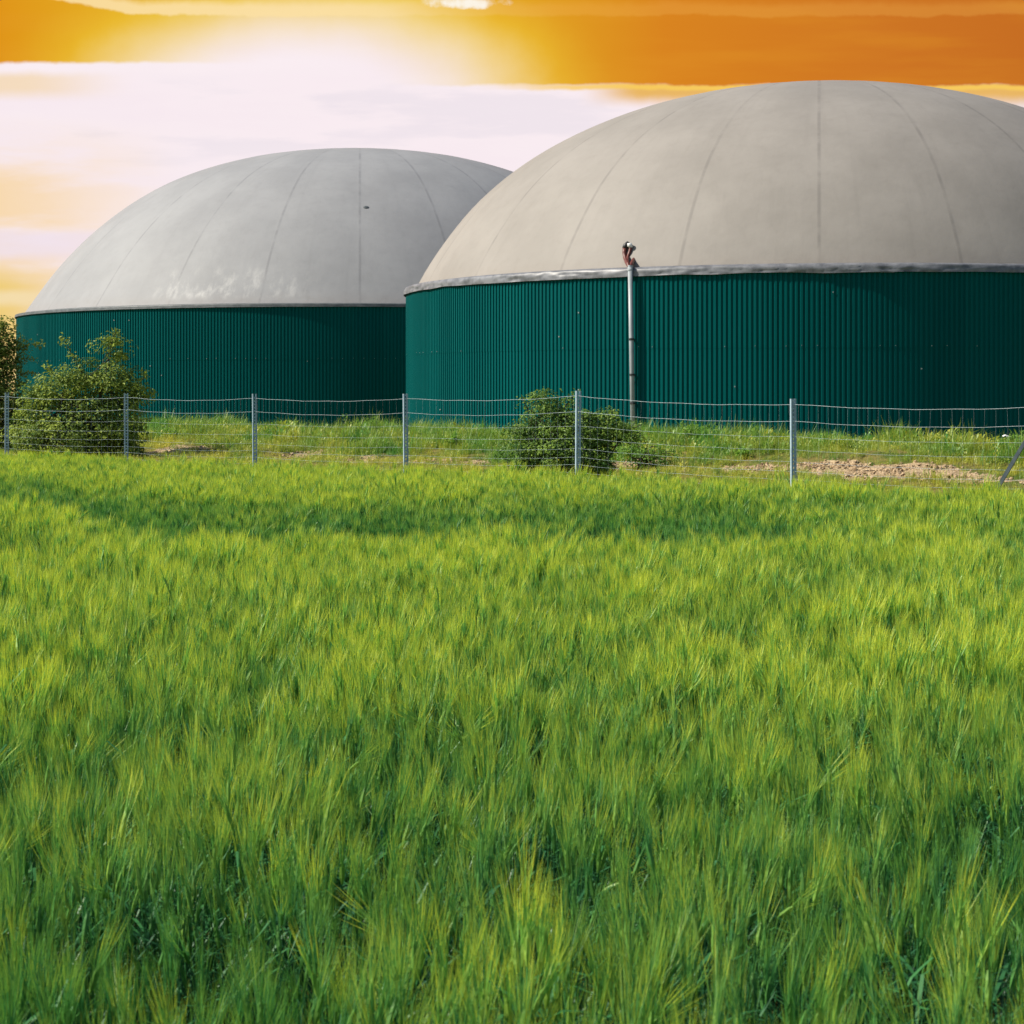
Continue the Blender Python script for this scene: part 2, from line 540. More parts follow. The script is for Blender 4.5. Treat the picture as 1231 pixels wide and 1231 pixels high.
# ------------------------------------------------------------------ tanks
def tank(cx, cy, rad, rim, prof, npan, wallmat, domemat, label, strip_h, foil):
    root = empty("biogas_tank", (cx, cy, 0.0))
    tag(root, label, "tank", "biogas tanks behind the fence")
    zb = -0.2
    # corrugated wall: trapezoid sheets, two courses, the upper lapping over the lower
    nr = int(round(2 * math.pi * rad / 0.15))
    prof_u = [0.0, 0.30, 0.44, 0.86]
    prof_r = [0.0, 0.0, 0.035, 0.035]
    th, rr = [], []
    for k in range(nr):
        for u, q in zip(prof_u, prof_r):
            th.append((k + u) / nr * 2 * math.pi)
            rr.append(rad - 0.035 + q)
    th, rr = np.array(th), np.array(rr)
    n = len(th)
    zlap = rim * 0.585
    rings = [(zb, -0.003), (zlap + 0.12, -0.003), (zlap, 0.002), (rim - 0.03, 0.002)]
    V = []
    for z, dr in rings:
        V += [((r + dr) * math.sin(t), -(r + dr) * math.cos(t), z) for t, r in zip(th, rr)]
    Fc = []
    for (a, b) in ((0, 1), (2, 3)):
        for k in range(n):
            k2 = (k + 1) % n
            Fc.append((a * n + k, a * n + k2, b * n + k2, b * n + k))
    mb = MB()
    mb.add(V, Fc)
    # screws along the lap belong to the wall's mesh
    sc = MB()
    for k in range(0, nr, 3):
        t = (k + 0.65) / nr * 2 * math.pi
        if math.cos(t) < -0.2:
            continue
        if random.random() < 0.45:
            continue
        r_ = rad + 0.008
        z = zlap + 0.06 + random.uniform(-.01, .01)
        rot = Matrix.Rotation(t, 3, 'Z')
        sc.box((r_ * math.sin(t), -r_ * math.cos(t), z), (0.02, 0.016, 0.02), rot)
    for _ in range(14):
        t = random.uniform(-1.2, 1.2)
        k = round(t * nr / (2 * math.pi))
        t = (k + 0.65) / nr * 2 * math.pi
        r_ = rad + 0.012
        sc.box((r_ * math.sin(t), -r_ * math.cos(t), random.uniform(1.2, rim - .4)), (0.035, 0.02, 0.035), Matrix.Rotation(t, 3, 'Z'))
    mb.add(sc.v, sc.f, 1)
    mb.build("wall", [wallmat, M_SCREW], root)
    # dome membrane
    ns = npan * 12
    z0 = rim + 0.02
    pts = []
    pr = np.array(prof)
    tt = np.linspace(0, 1, 44)
    # resample the profile by arc length with smooth interpolation
    seg = np.r_[0, np.cumsum(np.hypot(*np.diff(pr, axis=0).T))]
    seg /= seg[-1]
    def smooth_interp(vals):
        m_ = np.gradient(vals, seg)
        out = []
        for t in tt:
            i = min(np.searchsorted(seg, t, side='right') - 1, len(seg) - 2)
            h = seg[i + 1] - seg[i]
            u = (t - seg[i]) / h
            out.append((2 * u**3 - 3 * u**2 + 1) * vals[i] + (u**3 - 2 * u**2 + u) * h * m_[i]
                       + (-2 * u**3 + 3 * u**2) * vals[i + 1] + (u**3 - u**2) * h * m_[i + 1])
        return np.array(out)
    rs, zs = smooth_interp(pr[:, 0]), smooth_interp(pr[:, 1])
    V, Fc = [], []
    for i in range(len(tt) - 1):
        for k in range(ns):
            ph = (k % 12) / 12.0
            sag = 1 + 0.0018 * (math.sin(math.pi * ph) - 0.6) * math.sin(math.pi * min(1, tt[i] * 1.05))
            a = 2 * math.pi * k / ns + DOME_OFF[npan]
            V.append((rs[i] * sag * math.sin(a), -rs[i] * sag * math.cos(a), zs[i] * (1 + (sag - 1) * 0.8)))
    V.append((0, 0, zs[-1]))
    nl = len(tt) - 1
    for i in range(nl - 1):
        for k in range(ns):
            k2 = (k + 1) % ns
            Fc.append((i * ns + k, i * ns + k2, (i + 1) * ns + k2, (i + 1) * ns + k))
    for k in range(ns):
        Fc.append(((nl - 1) * ns + k, (nl - 1) * ns + (k + 1) % ns, len(V) - 1))
    mb = MB()
    mb.add(V, Fc)
    dome = mb.build("dome", domemat, root, smooth=True)
    dome.location = (0, 0, z0)
    # rim strip, crinkled foil / clamp band
    na = 720
    rows = 6
    V, Fc = [], []
    ang = np.arange(na) / na * 2 * math.pi
    arc = ang * rad
    for j in range(rows):
        v = j / (rows - 1)
        amp = 0.055 * math.sin(math.pi * min(max(v, 0.15), 0.85)) * (1.0 if foil else 0.15)
        cr = (vnoise(arc * 2.6 + j * 1.9, np.full(na, j * 0.8), 41) - 0.5) * 1.2 + (vnoise(arc * 7.5 - j * 4.5, np.full(na, j * 1.1), 42) - 0.5) * 0.8
        rad_j = rad + 0.075 - 0.02 * v - (0.16 * max(0, v - 0.75) if foil else 0) + amp * cr
        edge = (vnoise(arc * 0.9, np.full(na, 3.0), 43) - 0.5) * 0.05 * (1 if j in (0,) and foil else 0)
        z = rim - 0.07 + strip_h * v
        V += [(r * math.sin(a), -r * math.cos(a), z + e) for r, a, e in zip(rad_j, ang, np.broadcast_to(edge, (na,)))]
    # inner top edge tucked under the membrane
    V += [((rad - 0.35) * math.sin(a), -(rad - 0.35) * math.cos(a), rim - 0.07 + strip_h + 0.05) for a in ang]
    for j in range(rows):
        for k in range(na):
            k2 = (k + 1) % na
            Fc.append((j * na + k, j * na + k2, (j + 1) * na + k2, (j + 1) * na + k))
    mb = MB()
    mb.add(V, Fc)
    mb.build("rim_strip", M_STRIP1 if foil else M_STRIP2, root, smooth=True)
    return root, dome


DOME_OFF = {22: 0.0, 24: 0.0}
T1 = (11.16, 73.6, 15.0, 5.42)
T2 = (-7.75, 103.1, 17.0, 5.60)
# seam line faces the camera: the vertical seam sits on the line from tank centre to camera
DOME_OFF[22] = -math.atan2(T1[0], T1[1])
DOME_OFF[24] = -math.atan2(T2[0], T2[1])
p1 = [(14.72, 0.0), (14.40, 0.60), (13.58, 1.85), (12.60, 3.05), (11.05, 4.40), (8.70, 5.76), (5.9, 6.76), (2.9, 7.32), (0, 7.48)]
p2 = [(16.70, 0.0), (16.20, 0.72), (15.10, 2.22), (13.60, 3.85), (10.40, 6.25), (6.8, 7.68), (3.5, 8.30), (0, 8.46)]
tank1, dome1 = tank(T1[0], T1[1], T1[2], T1[3], p1, 22, mat_wall("green_sheet_near"),
                    mat_dome("beige_membrane", (0.258, 0.238, 0.216, 1), (0.30, 0.277, 0.253, 1), 22, DOME_OFF[22]),
                    "large green biogas tank with beige dome and an upright grey pipe on its wall", 0.25, True)
tank2, dome2 = tank(T2[0], T2[1], T2[2], T2[3], p2, 24, mat_wall("green_sheet_far"),
                    mat_dome("grey_membrane", (0.265, 0.268, 0.278, 1), (0.305, 0.308, 0.318, 1), 24, DOME_OFF[24], scuff=True),
                    "green biogas tank with cooler grey dome and white scuffs, partly behind the other tank", 0.13, False)


def tank_local(T, px, off, z):
    """local point on a tank wall seen at photo column px, standing off metres from it"""
    ca = math.atan2(T[0], T[1])
    ra = math.atan((px - CXP) / FPX)
    D = math.hypot(T[0], T[1])
    d = ra - ca
    q = D * math.cos(d) - math.sqrt((T[2] + off) ** 2 - (D * math.sin(d)) ** 2)
    return Vector((q * math.sin(ra) - T[0], q * math.cos(ra) - T[1], z))


def build_pipe():
    mb = MB()
    top, bot = tank_local(T1, 757.5, 0.15, 5.62), tank_local(T1, 761.5, 0.15, -0.1)
    mb.tube([bot, bot.lerp(top, 0.5), top], 0.072, 14)
    pipe = mb.build("vent_pipe", M_PIPE, tank1, smooth=False)
    pipe["label"] = "upright grey pipe with red-brown hose and white cap on top"
    for p in pipe.data.polygons:
        p.use_smooth = len(p.vertices) == 4
    inward = Vector((-top.x, -top.y, 0)).normalized()
    away = Vector((T1[0] + top.x, T1[1] + top.y, 0)).normalized()      # the hose leans back over the membrane
    right = Vector((away.y, -away.x, 0))
    for z in (3.46, 2.40, 1.55):
        c = bot.lerp(top, (z - bot.z) / (top.z - bot.z))
        b = MB()
        b.tube([c + Vector((0, 0, -0.03)), c + Vector((0, 0, 0.03))], 0.084, 14)
        b.box(c + inward * 0.11, (0.05, 0.08, 0.05), Matrix.Rotation(math.atan2(inward.x, -inward.y) + math.pi, 3, 'Z'))
        b.build("bracket", M_BLACK, pipe)
    k = 1 / 40.3                                        # metres per photo pixel at the pipe
    def P(dx, dy, out=0.0):                            # photo pixels from the pipe's top
        return top + right * (dx * k) + Vector((0, 0, -dy * k)) + away * (0.80 * float(sstep(-dy, 0, 14)) + 0.2 * max(0.0, -dy) / 30 - out)
    h = MB()
    h.tube([P(0, 3), P(-1.5, -1), P(-4, -6), P(-6, -13), P(-7, -20), P(-6.6, -26)], [0.055, 0.055, 0.058, 0.062, 0.064, 0.066], 12)
    h.tube([P(-2.2, -3, .04), P(-3.2, -9, .06), P(-2.6, -15, .06), P(-0.6, -20, .06), P(0.6, -25, .05), P(-.6, -28, .03)], [0.042, 0.044, 0.046, 0.05, 0.05, 0.05], 12)
    h.build("hose", M_HOSE, pipe, smooth=True)
    s2 = MB()
    s2.tube([P(-0.5, 2), P(1.5, -4), P(3.5, -9), P(5.6, -13.5)], [0.05, 0.055, 0.058, 0.058], 12)
    s2.build("drain_stub", M_HOSE, pipe, smooth=True)
    c = MB()
    c.tube([P(-7.0, -25), P(-5.6, -28.5), P(-2.8, -31), P(-0.8, -29.6)], [0.072, 0.085, 0.085, 0.07], 12)
    c.build("elbow", M_BLACK, pipe, smooth=True)
    w = MB()
    w.tube([P(-3.4, -29.2, .07), P(-0.4, -29.4, .07), P(1.2, -26, .07)], [0.05, 0.085, 0.06], 12)
    w.tube([P(-8.2, -24.2, .02), P(-5.4, -24.6, .02)], 0.03, 8)
    w.build("cap", M_CAP, pipe, smooth=True)
    g = MB()
    g.tube([P(-0.1, 5), P(0, -1.5)], [0.082, 0.085], 14)
    g.build("collar", M_PIPE, pipe, smooth=False)


build_pipe()

# small dark vent flap on the far dome
def build_flap():
    x, z = 9.0 / 23.6, 0.0
    mb = MB()
    az = DOME_OFF[24] + 0.03
    # find the dome height at r where it is seen at row 250
    best = None
    for v in dome2.data.vertices:
        a = math.atan2(v.co.x, -v.co.y)
        if abs(a - az) < 0.0115:
            w = dome2.location + v.co + Vector((T2[0], T2[1], 0))
            py = HZP - (w.z - EYE) / w.y * FPX
            if best is None or abs(py - 250) < best[0]:
                best = (abs(py - 250), v.co.copy(), v.normal.copy())
    _, p, nrm = best
    q = nrm.to_track_quat('Z', 'Y').to_matrix()
    vs, fs_ = [], []
    n = 14
    for j, (rr, hh) in enumerate(((0.14, -0.02), (0.12, 0.02), (0.07, 0.035))):
        for k in range(n):
            a = 2 * math.pi * k / n
            vs.append(p + q @ Vector((rr * math.cos(a), rr * 0.75 * math.sin(a), hh)))
    for j in range(2):
        for k in range(n):
            fs_.append((j * n + k, j * n + (k + 1) % n, (j + 1) * n + (k + 1) % n, (j + 1) * n + k))
    fs_.append(tuple(2 * n + k for k in range(n)))
    mb.add(vs, fs_)
    mb.build("vent_flap", M_STRIP2, dome2, smooth=False)


build_flap()


# ------------------------------------------------------------------ fence
POSTX = {0: 8, 1: 152, 2: 307, 3: 489, 4: 695, 5: 955}
POSTTOP = {0: 1.855, 1: 1.845, 2: 1.835, 3: 1.835, 4: 1.875, 5: 1.775, 6: 1.76, -1: 1.85, -2: 1.86}


def post_xy(i):
    p = F0 + FD * i
    if i in POSTX:
        Z = p[1]
        return np.array(ray(POSTX[i], Z))
    return p


fence = empty("wire_fence", (*post_xy(2), 0.0))
tag(fence, "wire field fence on galvanised steel posts along the far edge of the barley", "fence")
FO = Vector(fence.location)


def post(i):
    x, y = post_xy(i)
    zt = POSTTOP[i]
    z0 = float(ground_z(x, y)) - 0.4
    mb = MB()
    H = zt - z0
    zc = (zt + z0) / 2
    mb.box((-0.0215, 0, zc), (0.019, 0.003, H))                     # web, two strips either side of the slots
    mb.box((0.0215, 0, zc), (0.019, 0.003, H))
    k = z0 + 0.02
    while k < zt - 0.02:                                            # bridges between slots
        mb.box((0, 0, k), (0.024, 0.003, 0.022))
        k += 0.05
    mb.box((-0.0325, 0.019, zc), (0.003, 0.041, H))                 # flanges
    mb.box((0.0325, 0.019, zc), (0.003, 0.041, H))
    mb.box((-0.024, 0.041, zc), (0.014, 0.003, H))                  # lips
    mb.box((0.024, 0.041, zc), (0.014, 0.003, H))
    o = mb.build("post", M_ZINC, fence)
    o.location = Vector((x, y, 0)) - FO
    o.rotation_euler = (R(random.uniform(-.5, .5)), R(random.uniform(-.6, .6)), R(random.uniform(8, 22)))
    return o


for i in range(-2, 7):
    post(i)

WIREZ = [0.068, 0.275, 0.465, 0.625, 0.77, 0.885, 0.985, 1.085, 1.18]
for w, dz in enumerate(WIREZ):
    pts = []
    for i in range(-2, 6):
        a, b = post_xy(i), post_xy(i + 1)
        za, zb_ = POSTTOP[i] - dz, POSTTOP[i + 1] - dz
        for t in np.linspace(0, 1, 13)[:-1]:
            p = a + (b - a) * t - FN * 0.012
            sag = (0.045 if w < 2 else 0.03) * 4 * t * (1 - t) + 0.004 * math.sin(t * 23 + i * 3 + w)
            pts.append(Vector((p[0], p[1], za + (zb_ - za) * t - sag)) - FO)
    e = post_xy(6)
    pts.append(Vector((e[0], e[1], POSTTOP[6] - dz)) - FO)
    mb = MB()
    mb.tube(pts, 0.0027 if w == 0 else 0.0023 if w == 1 else 0.0014, 5)
    if w == 0:
        toppts = pts
    if w == len(WIREZ) - 1:
        botpts = pts
    mb.build("line_wire", M_WIRE, fence, smooth=True)
st = MB()
for a, b, c, d in zip(toppts[:-1], toppts[1:], botpts[:-1], botpts[1:]):
    L = (b - a).length
    for t in (0.25, 0.75):
        p, q = a.lerp(b, t), c.lerp(d, t)
        j = Vector((random.uniform(-.02, .02), 0, 0))
        st.tube([p, p.lerp(q, 0.5) + j, q + j], 0.0006, 3, cap=False)
st.build("stay_wires", M_WIRE, fence)
bx, by = ray(1185, 22.8)
e = post_xy(6)
mb = MB()
foot = Vector((bx, by, 0.55)) - FO
head = Vector((e[0], e[1] - 0.03, POSTTOP[6] - 0.02)) - FO
dirv = (head - foot).normalized()
foot = foot - dirv * 0.55
q = dirv.to_track_quat('Z', 'Y').to_matrix()
L = (head - foot).length
mid = (head + foot) / 2
mb.box(mid + q @ Vector((0, -0.018, 0)), (0.04, 0.004, L), q)
mb.box(mid + q @ Vector((-0.022, 0.0, 0)), (0.004, 0.04, L), q)
mb.box(head, (0.09, 0.05, 0.06), q)
br = mb.build("brace", M_BRACE, fence)
br["label"] = "slanting darker steel brace of the corner post"


# ------------------------------------------------------------------ shrubs
def set_tint(me, per_face):
    at = me.attributes.new('tint', 'FLOAT', 'FACE')
    at.data.foreach_set('value', np.asarray(per_face, np.float32))


def leaf_mesh(name, centers, normals, size, aspect, tints, mat, r):
    """many pointed leaves, each a folded pair of triangles-quads"""
    n = len(centers)
    centers = np.asarray(centers)
    nr = np.asarray(normals)
    nr = nr / (np.linalg.norm(nr, axis=1, keepdims=True) + 1e-9)
    t = r.normal(size=(n, 3))
    t -= (t * nr).sum(1, keepdims=True) * nr
    t /= np.linalg.norm(t, axis=1, keepdims=True) + 1e-9
    b = np.cross(nr, t)
    L = (size * r.uniform(0.65, 1.35, n))[:, None]
    W = L * aspect
    p0 = centers - t * L * 0.5
    p3 = centers + t * L * 0.5 - nr * L * 0.12
    pl = centers - t * L * 0.05 + b * W * 0.5 + nr * L * 0.08
    pr = centers - t * L * 0.05 - b * W * 0.5 + nr * L * 0.08
    V = np.stack([p0, pl, p3, pr], 1).reshape(-1, 3)
    i = np.arange(n) * 4
    Fc = np.concatenate([np.stack([i, i + 1, i + 2], 1), np.stack([i, i + 2, i + 3], 1)], 1).reshape(-1, 3)
    me = bpy.data.meshes.new(name)
    me.from_pydata(V.tolist(), [], Fc.tolist())
    set_tint(me, np.repeat(tints, 2))
    me.materials.append(mat)
    return me


def shrub(name, base, lobes, nclus, nleaf, size, mat, label, cat, seed, group=None, sprigs=(), trunk_h=0.5, clr=0.11, nstem=5):
    """lobes: (dx, dy, z, rx, ry, rz) around the base; clusters of leaves sit mostly near lobe surfaces, held by branches"""
    r = np.random.default_rng(seed)
    root = empty(name, base)
    tag(root, label, cat, group)
    cen, nrm, tin = [], [], []
    lob = np.array(lobes, float)
    vol = lob[:, 3] * lob[:, 4] * lob[:, 5]
    wgt = vol ** (2 / 3)
    pick = r.choice(len(lob), nclus, p=wgt / wgt.sum())
    d = r.normal(size=(nclus, 3))
    d /= np.linalg.norm(d, axis=1, keepdims=True)
    rad = r.uniform(0.35, 1.0, nclus) ** 0.45 * (0.82 + 0.26 * r.random(nclus))
    cl = lob[pick, :3] + d * rad[:, None] * lob[pick, 3:]
    okz = cl[:, 2] > 0.02
    cl, d, pick = cl[okz], d[okz], pick[okz]
    for k, (c, dv) in enumerate(zip(cl, d)):
        m = int(nleaf * r.uniform(0.5, 1.4))
        ctint = r.uniform(0.05, 0.95)
        rr = clr * r.uniform(0.6, 1.4)
        off = r.normal(size=(m, 3))
        off *= np.minimum(1, 1.45 / np.linalg.norm(off, axis=1, keepdims=True))
        off *= rr * np.array([1, 1, 0.6])
        cen.append(c + off)
        nrm.append(dv * 0.35 + np.array([-0.15, -0.1, 0.55]) + off / rr * 0.30 + r.normal(size=(m, 3)) * 0.28)
        tin.append(np.clip(ctint + r.normal(size=m) * 0.15, 0, 1))
    wood = MB()
    stems = []
    for k in range(nstem):
        a = r.uniform(0, 2 * math.pi)
        s0 = Vector((0.10 * math.cos(a), 0.10 * math.sin(a), -0.15))
        tgt = Vector(lob[k % len(lob), :3])
        m_ = s0.lerp(tgt, 0.5) + Vector(r.normal(size=3) * 0.08)
        wood.tube([s0, s0.lerp(m_, 0.5) + Vector(r.normal(size=3) * 0.03), m_, tgt], [0.035, 0.028, 0.02, 0.010], 6)
        stems.append((m_, tgt))
    for k in range(0, len(cl), 4):
        b = stems[k % len(stems)]
        p = b[0].lerp(b[1], r.uniform(0, 1))
        q = Vector(cl[k])
        wood.tube([p, p.lerp(q, 0.55) + Vector(r.normal(size=3) * 0.05), q], [0.010, 0.007, 0.003], 4, cap=False)
    for (pts, dens) in sprigs:                          # thin arching shoots beyond the crown
        P = [Vector(p) for p in pts]
        wood.tube(P, np.linspace(0.010, 0.003, len(P)), 5)
        for a, b in zip(P[:-1], P[1:]):
            for t in np.linspace(0.15, 1, dens):
                c = np.array(a.lerp(b, t))
                m = r.integers(5, 11)
                cen.append(c + r.normal(size=(m, 3)) * 0.045)
                nrm.append(np.array([0, -0.3, 0.6]) + r.normal(size=(m, 3)) * 0.6)
                tin.append(np.clip(r.uniform(0.35, 0.95) + r.normal(size=m) * 0.12, 0, 1))
    me = leaf_mesh("foliage", np.concatenate(cen), np.concatenate(nrm), size, 0.55, np.concatenate(tin), mat, r)
    o = bpy.data.objects.new("foliage", me)
    COL.objects.link(o)
    o.parent = root
    wood.build("branch", M_BARK, root, smooth=True)
    return root


M_LEAF_A = leafmat("olive_leaves", (0.07, 0.14, 0.022, 1), (0.38, 0.46, 0.07, 1), 0.36, gloss=0.02)
M_LEAF_B = leafmat("hawthorn_leaves", (0.035, 0.10, 0.018, 1), (0.27, 0.40, 0.06, 1), 0.28, gloss=0.02)
M_LEAF_C = leafmat("dark_leaves", (0.06, 0.115, 0.02, 1), (0.29, 0.35, 0.06, 1), 0.42, gloss=0.02)
M_WEED = leafmat("weed_leaves", (0.08, 0.22, 0.03, 1), (0.30, 0.50, 0.07, 1), 0.5, gloss=0.02)
M_PETAL = mat_plain("white_petals", (0.7, 0.7, 0.66, 1), (0.8, 0.8, 0.78, 1), 10, 0.6)

# big bush on the left: Z about 38 m, 64 photo pixels per metre
def base_at(px, Z, dz=0.0):
    x, y = ray(px, Z)
    return (x, y, float(ground_z(x, y)) - dz)


ZB = 38.2
kb = FPX / ZB
b0 = base_at(110, ZB, 0.05)


def LB(px, py, rx, rz, dy=0.0, ry=None):               # lobe from photo pixels
    return ((px - 110) / kb, dy, EYE - (py - HZP) / kb - b0[2], rx / kb, (ry or rx * 0.9) / kb, rz / kb)


shrub("shrub", b0, [
    LB(134, 422, 17, 20), LB(104, 450, 26, 18), LB(136, 462, 30, 30, 0.1), LB(78, 468, 34, 26), LB(60, 500, 36, 36, -0.1),
    LB(110, 505, 48, 40), LB(150, 505, 22, 42), LB(80, 530, 56, 28, -0.25), LB(140, 533, 34, 22, -.1), LB(150, 470, 24, 14), LB(34, 522, 30, 32), LB(50, 482, 22, 24)],
    370, 64, 0.066, M_LEAF_A, "tall ragged olive green bush behind the fence in front of the left tank", "bush", 3,
    sprigs=[([(b - 110) / kb, -0.05, EYE - (c - HZP) / kb - b0[2]] and
             [((a1 - 110) / kb, -0.05, EYE - (b1 - HZP) / kb - b0[2]) for a1, b1 in path], dn) for path, dn, b, c in [
        ([(100, 450), (88, 428), (80, 412), (74, 406)], 4, 0, 0),
        ([(150, 480), (165, 466), (175, 452), (174, 446)], 4, 0, 0),
        ([(155, 490), (168, 478), (180, 474), (186, 472)], 3, 0, 0),
        ([(165, 480), (176, 478), (179, 486)], 3, 0, 0),
        ([(75, 460), (62, 447), (56, 440)], 4, 0, 0),
        ([(130, 430), (136, 408), (140, 398)], 5, 0, 0),
        ([(150, 530), (170, 515), (181, 503)], 3, 0, 0)]],
    clr=0.15, nstem=9)

# darker bush / young tree at the left edge
ZC = 41.0
kc = FPX / ZC
c0 = base_at(-12, ZC, 0.05)
LC = lambda px, py, rx, rz, dy=0.0: ((px + 12) / kc, dy, EYE - (py - HZP) / kc - c0[2], rx / kc, rx * 0.9 / kc, rz / kc)
shrub("young_tree", c0, [
    LC(-8, 405, 24, 22), LC(-5, 440, 28, 30), LC(8, 430, 14, 24), LC(-30, 430, 34, 40), LC(0, 480, 36, 30), LC(-20, 500, 50, 40), LC(15, 520, 34, 30)],
    260, 56, 0.07, M_LEAF_C, "dark brownish green young tree at the left edge of the photo beside the left tank", "tree", 5,
    sprigs=[([((a1 + 12) / kc, -0.05, EYE - (b1 - HZP) / kc - c0[2]) for a1, b1 in path], dn) for path, dn in [
        ([(8, 430), (22, 420), (36, 415), (50, 413)], 5), ([(10, 440), (28, 432), (44, 432)], 4),
        ([(8, 455), (25, 450), (42, 449)], 4), ([(5, 425), (20, 412), (28, 409)], 4)]],
    clr=0.16, nstem=7)

# rounded dense bush in the middle
ZM = 28.4
km = FPX / ZM
m0 = base_at(668, ZM, 0.05)
LM = lambda px, py, rx, rz, dy=0.0: ((px - 668) / km, dy, EYE - (py - HZP) / km - m0[2], rx / km, rx * 0.9 / km, rz / km)
shrub("shrub", m0, [
    LM(650, 490, 24, 18), LM(682, 497, 20, 14), LM(634, 512, 22, 16), LM(676, 522, 44, 26, -.1), LM(722, 518, 28, 20), LM(750, 523, 20, 14, .15), LM(702, 514, 24, 20, -.05), LM(698, 540, 30, 26, -.1),
    LM(625, 545, 28, 24, -.1), LM(668, 550, 44, 26, -.2), LM(712, 550, 30, 26, -.1), LM(655, 482, 14, 12), LM(733, 505, 14, 10)],
    330, 70, 0.042, M_LEAF_B, "dense rounded dark green bush behind the middle fence post in front of the right tank", "bush", 9,
    sprigs=[([((a1 - 668) / km, -0.05, EYE - (b1 - HZP) / km - m0[2]) for a1, b1 in path], dn) for path, dn in [
        ([(650, 490), (652, 478), (654, 471)], 3), ([(636, 495), (630, 484), (628, 479)], 3), ([(680, 488), (687, 478), (689, 473)], 3),
        ([(730, 508), (734, 500), (736, 492)], 3), ([(750, 520), (765, 513), (772, 510)], 3)]],
    clr=0.11, nstem=9)
shrub("shrub", base_at(775, 31.0, 0.05), [(0, 0, .30, .32, .3, .26), (.25, .1, .22, .3, .3, .2), (-.25, 0, .35, .22, .25, .25)],
      160, 14, 0.04, M_WEED, "low fresh green bush at the foot of the grey pipe right of the rounded bush", "bush", 12, clr=0.07, nstem=4)


def weed(px, py, h, w, label, seed, flower=False, name="weed", cat="weed"):
    r = np.random.default_rng(seed)
    x, y = hit(px, py)
    root = empty(name, (x, y, float(ground_z(x, y)) - 0.02))
    tag(root, label, cat, "weeds on the bank")
    cen, nrm, tin = [], [], []
    st_ = MB()
    for k in range(int(7 + w * 26)):
        a = r.uniform(0, 2 * math.pi)
        q = Vector((math.cos(a) * w * r.uniform(0.1, 1), math.sin(a) * w * r.uniform(.1, 1), h * r.uniform(0.5, 1.05)))
        b = Vector((q.x * 0.35, q.y * 0.35, 0))
        m_ = b.lerp(q, 0.5) + Vector((0, 0, 0.04))
        st_.tube([b, m_, q], [0.006, 0.005, 0.003], 4)
        for t in np.linspace(0.25, 1.0, 6):
            c = np.array(b.lerp(q, t))
            n_ = r.integers(2, 5)
            cen.append(c + r.normal(size=(n_, 3)) * 0.03)
            nrm.append(np.array([0, -0.2, 0.8]) + r.normal(size=(n_, 3)) * 0.5)
            tin.append(np.clip(r.uniform(0.2, 1.0, n_), 0, 1))
    me = leaf_mesh("leaves", np.concatenate(cen), np.concatenate(nrm), 0.075, 0.5, np.concatenate(tin), M_WEED, r)
    o = bpy.data.objects.new("leaves", me)
    COL.objects.link(o)
    o.parent = root
    st_.build("stem", M_WEED, root)
    if flower:
        fl = MB()
        for k in range(3):
            p = Vector((r.uniform(-.1, .1), r.uniform(-.1, 0), h * r.uniform(0.9, 1.05)))
            st_ = MB()
            vs = [p + Vector((0.035 * math.cos(t), 0.035 * math.sin(t), 0.01 * math.sin(3 * t))) for t in np.linspace(0, 2 * math.pi, 11)[:-1]]
            fl.add(vs + [p + Vector((0, 0, .02))], [(i, (i + 1) % 10, 10) for i in range(10)])
        fl.build("flower", M_PETAL, root)
    return root


weed(433, 531, 0.55, 0.32, "leafy green weed on the bank against the dark foot of the left tank", 1)
weed(545, 543, 0.40, 0.24, "bushy low weed on the bank between the fourth post and the rounded bush", 2)
weed(1000, 540, 0.30, 0.22, "small green weed on the bank above the sandy soil right of the last upright post", 3)
weed(1150, 540, 0.52, 0.30, "taller pale green weed in front of the darkest wall of the right tank", 4)
weed(1214, 545, 0.30, 0.30, "weed with white flower heads on the bank above the slanting brace", 5, flower=True)
weed(840, 535, 0.42, 0.40, "broad green weed on the bank between the grey pipe and the rightmost upright post", 6)
weed(205, 528, 0.22, 0.2, "short weed on the bank right of the ragged bush", 8)
weed(893, 552, 0.16, 0.12, "small dark round weed on the bank just above the left end of the sandy soil", 9)


